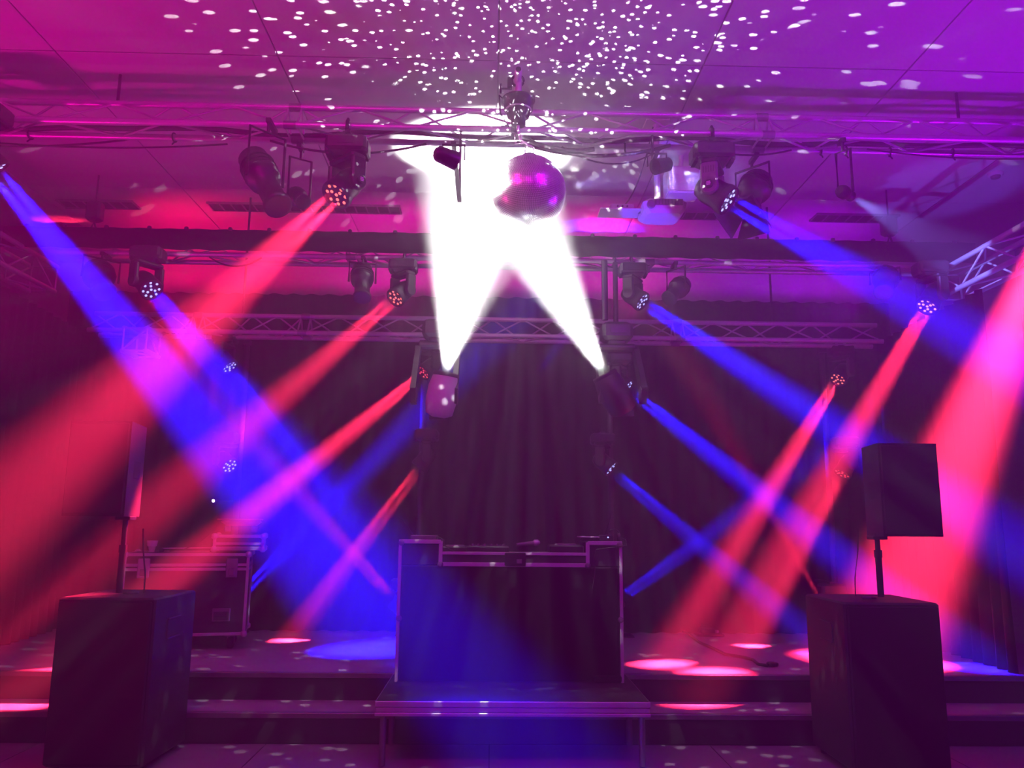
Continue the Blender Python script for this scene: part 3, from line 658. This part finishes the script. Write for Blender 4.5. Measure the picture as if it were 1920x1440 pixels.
MB().box((mx+.03, BY-.022, (zmid+zmb)/2-.012), (.04, .006, .03), bev=.002).build('latch_handle', M_GREY, lat)
for xx in (bl+.012, br_-.012):
    MB().box((xx, BY-.002, (BZ0+ztop)/2), (.024, .022, ztop-BZ0), bev=.004).build('edging', M_RAIL, booth)
for a, b_ in ((bl, ls), (rs, br_)):
    MB().box(((a+b_)/2, BY-.001, ztop-.006), (b_-a, .022, .030), bev=.004).build('edging', M_RAIL, booth)
for xx in (ls, rs):
    MB().box((xx, BY-.001, (zmb+ztop)/2), (.03, .018, ztop-zmb), bev=.004).build('edging', M_RAIL, booth)
for xx, zz in ((bl+.02, ztop-.015), (br_-.02, ztop-.015), (ls, zmb+.01), (rs, zmb+.01), (bl+.02, .85), (br_-.02, .85)):
    MB().lathe((xx, BY-.012, zz), (0, -1, 0), [(0, .022), (.008, .02), (.014, .01)], 12).build('corner_ball', M_ALUD, booth)
# front cloth panel hung on the booth
b = MB(); vs = []; fs = []; N = 60
for i in range(N+1):
    x = bl+.035+(br_-bl-.07)*i/N
    for z in (BZ0+.012, .8, zmb-.008): vs.append((x, BY-.008-.004*math.sin(i*.5), z))
for i in range(N):
    for j in range(2): fs.append((i*3+j, (i+1)*3+j, (i+1)*3+j+1, i*3+j+1))
b.add(vs, fs, True); o = b.build('front_cloth', M_CLOTH, booth); md = o.modifiers.new('t', 'SOLIDIFY'); md.thickness = .004
# black floor cloth under booth edge
MB().box((br_-.12, BY-.02, BZ0+.03), (.2, .03, .05), bev=.01).build('cloth_hem', M_CLOTH, booth)

# equipment on the booth
def on(x, y, Y): return at(x, y, Y)
zt = zmid-.01
p = on(915, 1030, 6.25)
t = thing('dj_mixer', 'dark low mixer desk behind the booth lid edge left of the latch', 'mixer', (p.x, 6.28, zt))
MB().box((p.x, 6.3, zt+.025), (.32, .3, .05), bev=.008).build('body', M_BLACK, t)
for i in range(6): MB().lathe((p.x-.12+i*.048, 6.2, zt+.05), (0, 0, 1), [(0, .01), (.018, .009)], 10).build('knob', M_GREY, t)
for i in range(4): MB().box((p.x-.1+i*.065, 6.26, zt+.055), (.02, .012, .012)).build('fader', M_GREY, t)
p = on(985, 1022, 6.3)
t = thing('wireless_microphone', 'pale handheld microphone lying across the mixer behind the latch', 'microphone', (p.x, 6.24, zt+.06))
a = V((p.x-.07, 6.22, zt+.062)); e = V((p.x+.06, 6.25, zt+.075))
MB().tube(a, e, .012, 12, .016).build('handle', M_GREY, t); MB().lathe(e, e-a, [(0, .016), (.01, .024), (.035, .024), (.05, .012)], 14).build('grille', M_ALU, t)
p = on(1060, 1028, 6.3)
t = thing('media_player', 'black DJ player with a jog wheel right of the mixer', 'dj player', (p.x, 6.3, zt))
MB().box((p.x, 6.32, zt+.03), (.26, .3, .06), bev=.008).build('body', M_BLACK, t); MB().lathe((p.x, 6.28, zt+.06), (0, 0, 1), [(0, .085), (.012, .08)], 24).build('jog_wheel', M_GREY, t)
p = on(858, 1030, 6.3)
t = thing('media_player', 'black DJ player with a jog wheel left of the mixer', 'dj player', (p.x-.02, 6.3, zt))
MB().box((p.x-.02, 6.32, zt+.022), (.2, .3, .045), bev=.008).build('body', M_BLACK, t); MB().lathe((p.x-.02, 6.28, zt+.045), (0, 0, 1), [(0, .075), (.01, .07)], 24).build('jog_wheel', M_GREY, t)
# right wing: laptop lid edge, antenna, headphones
p = on(1110, 1008, 6.2)
t = thing('laptop_stand', 'flat silver shelf edge standing on the right booth wing', 'stand', (p.x, 6.2, ztop))
MB().box((p.x, 6.25, ztop+.035), (.2, .2, .008), bev=.002).build('tray', M_ALU, t)
for sg in (-1, 1): MB().path([(p.x+sg*.08, 6.2, ztop+.032), (p.x+sg*.09, 6.22, ztop+.01), (p.x+sg*.08, 6.26, ztop+.004)], .005).build('leg', M_BLACKM, t)
p = on(1134, 1005, 6.15); q = on(1146, 965, 6.15)
t = thing('wireless_receiver', 'small black wireless receiver with a thin aerial on the right booth wing', 'receiver', (p.x, 6.15, ztop))
MB().box((p.x+.01, 6.17, ztop+.028), (.10, .1, .05), bev=.006).build('body', M_BLACK, t); MB().tube((p.x, 6.15, ztop+.05), (q.x, 6.15, q.z), .003, 6).build('aerial', M_BLACKM, t)
MB().lathe((p.x+.02, 6.118, ztop+.035), (0, -1, 0), [(0, .006), (.004, .006)], 8).build('indicator', M_LEDB, t)
p = on(1152, 1008, 6.2)
t = thing('headphones', 'pair of dark headphones resting at the outer end of the right booth wing', 'headphones', (p.x, 6.2, ztop))
MB().path([(p.x+.045*math.cos(a), 6.22, ztop+.045+.05*math.sin(a)) for a in [math.pi*i/10 for i in range(11)]], .006).build('headband', M_BLACK, t)
for sg in (-1, 1): MB().lathe((p.x+sg*.045, 6.22, ztop+.036), (-sg, 0, 0), [(0, .032), (.02, .034), (.025, .02)], 16).build('ear_cup', M_BLACK, t)
cable([(p.x+.05, 6.2, ztop+.03), (p.x+.07, 6.1, ztop+.02), (p.x+.06, BY-.03, ztop-.02), (rs+.06, BY-.028, ztop-.05), (rs+.04, BY-.03, zmb+.06), (rs+.05, BY-.03, zmb-.02), (rs+.03, BY-.03, zmb-.15)], .004, 'thin cable hanging down the right booth wing')
# left wing: device with aerial
p = on(790, 1008, 6.2); q = on(752, 972, 6.2)
t = thing('wireless_receiver', 'flat wireless receiver with a slanting aerial on the left booth wing', 'receiver', (p.x, 6.2, ztop))
MB().box((p.x+.02, 6.25, ztop+.02), (.2, .18, .035), bev=.006).build('body', M_GREY, t); MB().tube((p.x-.06, 6.2, ztop+.03), (q.x, 6.2, q.z+.02), .003, 6).build('aerial', M_BLACKM, t)
cable([(p.x+.12, 6.15, ztop+.03), (p.x+.17, 6.12, ztop+.01), (ls+.01, 6.1, ztop-.02), (ls+.06, 6.06, zmid+.02), (ls+.09, 6.05, zmid+.006)], .004, 'thin pale cable curling from the left booth wing to the player')

# ------------------------------------------------------------------ subwoofers and satellites
def rounded_hole(b): pass
def subwoofer(xc, y0, w_, h, dpt, side, label, yaw):
    Rz = Matrix.Rotation(yaw, 3, 'Z'); o0 = V((xc, y0+dpt/2, 0))
    def L(x, y, z): return o0+Rz @ V((x, y, z))
    t = thing('subwoofer', label, 'speaker', o0, 'subwoofers on the dance floor')
    MB().box(L(0, .01, h/2+.02), (w_, dpt-.02, h-.04), Rz, bev=.012).build('cabinet', mat('textured_black_paint', (.016, .016, .017), .55, noise=.2, nscale=90, bump=.3), t)
    MB().box(L(0, -dpt/2+.006, h/2+.02), (w_-.03, .02, h-.08), Rz, bev=.008).build('front_grille', mat('speaker_grille', (.02, .02, .02), .6, .3, noise=.4, nscale=150), t)
    hz = h*.80
    hd = MB().box(L(side*w_/2, -.02, hz), (.012, .20, .13), Rz, bev=.02); hd = hd.build('handle', M_RUBBER, t)
    for dz in (-.062, .062): MB().box(L(side*(w_/2+.008), -.02, hz+dz), (.012, .20, .012), Rz, bev=.004).build('handle_rim', M_BLACK, hd)
    MB().lathe(L(0, 0, h), (0, 0, 1), [(0, .05), (.012, .05), (.014, .02)], 18).build('pole_cup', M_BLACKM, t)
    for sx in (-1, 1):
        for sy_ in (-1, 1): MB().lathe(L(sx*(w_/2-.06), sy_*(dpt/2-.06), 0), (0, 0, 1), [(0, .025), (.022, .028)], 12).build('foot', M_RUBBER, t)
    return t, L
def satellite(xc, yc, zb, label, plabel, zsub, w_=.36, d_=.36, h=.62, side=1, bx=None):
    bx = xc if bx is None else bx
    t = thing('speaker_pole', plabel, 'pole', (xc, yc, zsub), 'poles carrying the small loudspeakers')
    MB().tube((xc, yc, zsub), (xc, yc, zsub+.28), .021, 12).build('lower_tube', M_BLACKM, t); MB().tube((xc, yc, zsub+.26), (xc, yc, zb+.02), .0165, 12).build('upper_tube', M_BLACKM, t)
    MB().lathe((xc, yc, zsub+.26), (0, 0, 1), [(0, .026), (.05, .026)], 12).build('collar', M_BLACK, t)
    s = thing('loudspeaker', label, 'speaker', (bx, yc, zb), 'loudspeakers on poles')
    f = w_/2; bk = w_*.36
    poly = [(bx-f, yc-d_/2, zb), (bx+f, yc-d_/2, zb), (bx+bk, yc+d_/2, zb), (bx-bk, yc+d_/2, zb)]
    MB().prism(poly[::-1], (0, 0, 0), (0, 0, h)).build('cabinet', mat('textured_black_paint', (.035,)*3), s)
    MB().box((bx, yc-d_/2-.008, zb+h/2), (w_-.02, .016, h-.03), bev=.006).build('front_grille', mat('speaker_grille', (.02,)*3), s)
    MB().box((xc, yc, zb-.012), (.1, .1, .024), bev=.004).build('pole_socket', M_BLACK, s)
    for sg in (-1, 1): MB().box((bx+sg*(w_*.43+.002), yc, zb+h*.5), (.012, .1, .12), bev=.004).build('side_handle', M_RUBBER, s)
SH = .5*0+at(270, 1122, 5.25).z
x_l = at(185, 1300, 5.25).x
t, L = subwoofer(x_l, 5.25, .62, SH, .66, 1, 'black subwoofer on the floor in front of the flight case', R(-2))
SHR = at(1690, 1131, 5.2).z
x_r = at(1686, 1300, 5.2).x
t, L2 = subwoofer(x_r, 5.2, .62, SHR, .66, -1, 'black subwoofer on the floor below the tall loudspeaker', R(0))
pr = at(1648, 1060, 5.5); zb = at(1650, 1005, 5.5).z; zt_ = at(1650, 830, 5.3).z
satellite(pr.x, 5.5, zb, 'tall black loudspeaker standing on a pole above the right subwoofer', 'black speaker pole rising from the right subwoofer', SHR+.012, w_=.40, h=zt_-zb, bx=at(1680, 900, 5.5).x)
pl_ = at(235, 1050, 5.55); zb2 = at(200, 968, 5.5).z
satellite(pl_.x, 5.5, zb2, 'loudspeaker on a pole nearly lost in the dark above the left subwoofer', 'black speaker pole rising from the left subwoofer', SH+.012, w_=.40, h=.62, bx=at(205, 900, 5.5).x)
q = at(1610, 1005, 5.45); q2 = at(1604, 1118, 5.35)
cable([q+V((0, 0, .05)), q.lerp(q2, .3), q.lerp(q2, .7)+V((-.01, 0, 0)), q2+V((0, 0, .0))], .004, 'thin speaker cable hanging to the right subwoofer')
q = at(268, 1000, 5.45); q2 = at(270, 1112, 5.35)
cable([q+V((0, 0, .03)), q.lerp(q2, .3), q.lerp(q2, .7)+V((.01, 0, 0)), q2], .005, 'thin speaker cable hanging to the left subwoofer')
q = at(1606, 1122, 5.5)
t = thing('cable_plug', 'small plug lying on top of the right subwoofer', 'plug', (q.x+.03, 5.42, SHR))
MB().tube((q.x, 5.42, SHR+.012), (q.x+.06, 5.42, SHR+.012), .011, 10).build('barrel', M_GREY, t); MB().tube((q.x+.06, 5.42, SHR+.012), (q.x+.09, 5.42, SHR+.01), .006, 8).build('tail', M_RUBBER, t)

# ------------------------------------------------------------------ flight case
def flight_case(C, w_, d_, z0, z1, yaw, name, label, lid=None, wheels=True, cat='flight case', latches=True):
    Rz = Matrix.Rotation(yaw, 3, 'Z'); o0 = V((C[0], C[1], 0))
    def L(x, y, z): return o0+Rz @ V((x, y, z))
    t = thing(name, label, cat, V((C[0], C[1], z0-(.13 if wheels else 0))))
    zl = z1-.12 if lid is None else lid
    MB().box(L(0, 0, (z0+zl)/2), (w_-.02, d_-.02, zl-z0-.01), Rz).build('body', M_BLACK, t)
    ld = MB().box(L(0, 0, (zl+z1)/2+.002), (w_-.02, d_-.02, z1-zl-.01), Rz).build('lid', M_BLACK, t)
    e = .026
    for z, pr_ in ((z0+e/2, t), (zl-.008-e/2, t), (zl+.008+e/2-.004, ld), (z1-e/2, ld)):
        for sy_ in (-1, 1): MB().box(L(0, sy_*(d_/2-.006), z), (w_, .018, e), Rz, bev=.003).build('edging', M_RAIL, pr_)
        for sx in (-1, 1): MB().box(L(sx*(w_/2-.006), 0, z), (.018, d_, e), Rz, bev=.003).build('edging', M_RAIL, pr_)
    for sx in (-1, 1):
        for sy_ in (-1, 1):
            MB().box(L(sx*(w_/2-.01), sy_*(d_/2-.01), (z0+z1)/2), (e, e, z1-z0), Rz, bev=.003).build('edging', M_RAIL, t)
            for z in (z0+.012, z1-.012): MB().lathe(L(sx*(w_/2-.008), sy_*(d_/2-.008), z)-V((0, 0, .028)), (0, 0, 1), [(0, .012), (.012, .028), (.044, .028), (.056, .012)], 12).build('corner_ball', M_ALU, t)
    if latches:
        for x in (-w_*.34, w_*.36):
            la = MB().box(L(x, -d_/2-.005, zl-.01), (.10, .014, .17), Rz, bev=.008).build('latch', M_RAIL if x < 0 else M_ALUD, t)
            MB().box(L(x, -d_/2-.014, zl-.045), (.05, .008, .06), Rz, bev=.004).build('latch_handle', M_ALUD, la)
        hd = MB().box(L(w_*.30, -d_/2-.004, z0+(zl-z0)*.30), (.155, .014, .115), Rz, bev=.008).build('recessed_handle', M_ALUD, t)
        MB().box(L(w_*.30, -d_/2-.012, z0+(zl-z0)*.30-.008), (.125, .006, .075), Rz).build('handle_dish', M_BLACK, hd)
        MB().path([L(w_*.30-.05, -d_/2-.014, z0+(zl-z0)*.30+.02), L(w_*.30-.05, -d_/2-.022, z0+(zl-z0)*.30-.01), L(w_*.30+.05, -d_/2-.022, z0+(zl-z0)*.30-.01), L(w_*.30+.05, -d_/2-.014, z0+(zl-z0)*.30+.02)], .006).build('grip', M_RUBBER, hd)
        for x, wd in ((-w_*.46, .10), (-w_*.20, .09), (.0, .10)):
            MB().box(L(x, -d_/2-.016, zl-.02), (wd, .002, .022), Rz).build('paper_tape', mat('white_tape', (.6, .58, .6), .7, noise=.35, nscale=90), t)
    if wheels:
        for sx in (-1, 1):
            for sy_ in (-1, 1):
                c = L(sx*(w_/2-.12), sy_*(d_/2-.11), z0-.075); cs = MB().box(c+V((0, 0, .066)), (.1, .1, .012), Rz); cs.box(c+V((-.03, 0, .03)), (.006, .05, .07), Rz); cs.box(c+V((.03, 0, .03)), (.006, .05, .07), Rz)
                cs = cs.build('caster', M_ALUD, t); MB().lathe(c-V((.022, 0, 0)), (1, 0, 0), [(0, .045), (.006, .05), (.038, .05), (.044, .045)], 16).build('wheel', M_RUBBER, cs)
    return L
rgt = at(452, 1100, 7.45); lft = at(207, 1100, 7.2)
cx, cyy = (rgt.x+lft.x)/2, 7.35; yaw = math.atan2(.25, rgt.x-lft.x)
zc0 = at(452, 1183, 7.45).z; zc1 = at(440, 1037, 7.45).z
Lc = flight_case((cx, cyy+.28), rgt.x-lft.x, .6, .53, zc1, yaw, 'flight_case', 'big black flight case on wheels with silver edging behind the left subwoofer')
Ls = flight_case(tuple(Lc(.42, -.05, 0)[:2]), .44, .4, zc1+.022, zc1+.16, yaw, 'small_flight_case', 'small silver-edged case lying on the right end of the big case', lid=zc1+.065, wheels=False, latches=False)
zz = zc1+.182
for o_ in (-.12, .12):
    pass
t = thing('footed_device', 'wide shallow device on two feet on the small case, brown reflection in its colour', 'lamp', Ls(0, 0, zz))
for o_ in (-.12, .12): MB().box(Ls(o_, -.02, zz+.03), (.06, .06, .06), Matrix.Rotation(yaw, 3, 'Z'), bev=.01).build('foot', M_GREY, t)
MB().box(Ls(0, 0, zz+.085), (.36, .2, .05), Matrix.Rotation(yaw, 3, 'Z'), bev=.015, taper=.85).build('dish', M_BROWN, t)
MB().box(Ls(-.01, 0, zz+.118), (.40, .24, .012), Matrix.Rotation(yaw, 3, 'Z'), bev=.004).build('rim', M_BROWN, t)
q = Lc(-.33, -.12, zc1+.003)
t = thing('paper_cup', 'pale paper cup standing at the left of the big flight case lid', 'cup', q)
MB().lathe(q, (0, 0, 1), [(0, .024), (.05, .031), (.052, .034)], 16).build('body', M_WHITE, t); MB().lathe(q+V((0, 0, .052)), (0, 0, 1), [(0, .04), (.045, .046), (.05, .046)], 16).build('rim_cup', M_WHITE, t)
a = Lc(-.25, -.1, zc1+.035); e = Lc(.18, -.1, zc1+.04)
t = thing('microphone_stand_boom', 'thin shiny rod lying on the big flight case', 'rod', a)
MB().tube(a, e, .006, 8).build('rod', M_ALU, t); MB().box(a-V((0, 0, .015)), (.03, .03, .035)).build('foot', M_BLACK, t); MB().box(e-V((0, 0, .02)), (.03, .03, .035)).build('foot', M_BLACK, t)
cable([Lc(-.18, -.12, zc1+.01), Lc(-.05, -.12, zc1+.03), Lc(.08, -.11, zc1+.10), Ls(-.22, -.05, zz+.03), Ls(-.15, -.03, zz+.12)], .004, 'thin cable curving from the flight case lid to the footed device')
# small wall lamp / indicator
q = at(400, 939, 8.4)
t = thing('indicator_lamp', 'single tiny white light glowing above the flight case', 'lamp', q)
MB().box(q+V((0, .05, 0)), (.04, .1, .03), bev=.005).build('housing', M_BLACK, t); MB().lathe(q, (0, -1, 0), [(0, .014), (.006, .012), (.01, .006)], 12).build('bulb', M_LENSW, t)
MB().tube(q+V((0, .09, 0)), (at(432, 880, 8.3).x, 8.45, q.z), .008, 6).build('bracket', M_BLACKM, t)

# ------------------------------------------------------------------ things lying on the stage
def hz_(x, y): return hit(x, y, .402)
pts = [hz_(1245, 1182), hz_(1275, 1183), hz_(1290, 1190), hz_(1310, 1206), hz_(1335, 1217), hz_(1360, 1229), hz_(1395, 1235), hz_(1412, 1240), hz_(1422, 1248), hz_(1440, 1251)]
cable([p+V((0, 0, .012)) for p in pts], .013, 'dark cable snaking over the stage toward its front edge')
q = hz_(1444, 1251); t = thing('cable_connector', 'black multi-plug block at the end of the stage cable', 'plug', q+V((0, 0, .0)))
MB().box(q+V((0.02, .03, .02)), (.07, .05, .036), bev=.01).build('body', M_RUBBER, t); MB().box(q+V((.06, .03, .018)), (.03, .04, .03), bev=.006).build('plug', M_BLACK, t)
q = hz_(1330, 1192); t = thing('fog_machine', 'small dark haze machine on a base by the back curtain', 'haze machine', q)
MB().box(q+V((0, .02, .012)), (.28, .2, .024), bev=.008).build('base', M_BLACK, t); MB().box(q+V((-.02, .03, .05)), (.16, .15, .05), bev=.012).build('body', M_BLACK, t)
MB().path([q+V((-.08, .03, .07)), q+V((-.07, .03, .105)), q+V((.03, .03, .105)), q+V((.04, .03, .07))], .006).build('handle', M_BLACKM, t)
MB().lathe(q+V((.06, -.05, .05)), (.3, -1, .1), [(0, .016), (.03, .014)], 12).build('nozzle', M_ALU, t)
q = hz_(610, 1178); t = thing('par_light', 'small unlit par light on the stage floor left of the booth', 'stage light', q)
MB().box(q+V((0, .02, .01)), (.2, .16, .02), bev=.006).build('base', M_BLACK, t); MB().lathe(q+V((0, .05, .08)), (.1, -1, .5), [(-.06, .03), (-.05, .06), (.06, .065)], 18).build('housing', M_BLACKM, t)
MB().path([q+V((-.08, .04, .02)), q+V((-.08, .04, .09)), q+V((0, .06, .11)), q+V((.08, .04, .09)), q+V((.08, .04, .02))], .006).build('bracket', M_BLACKM, t)
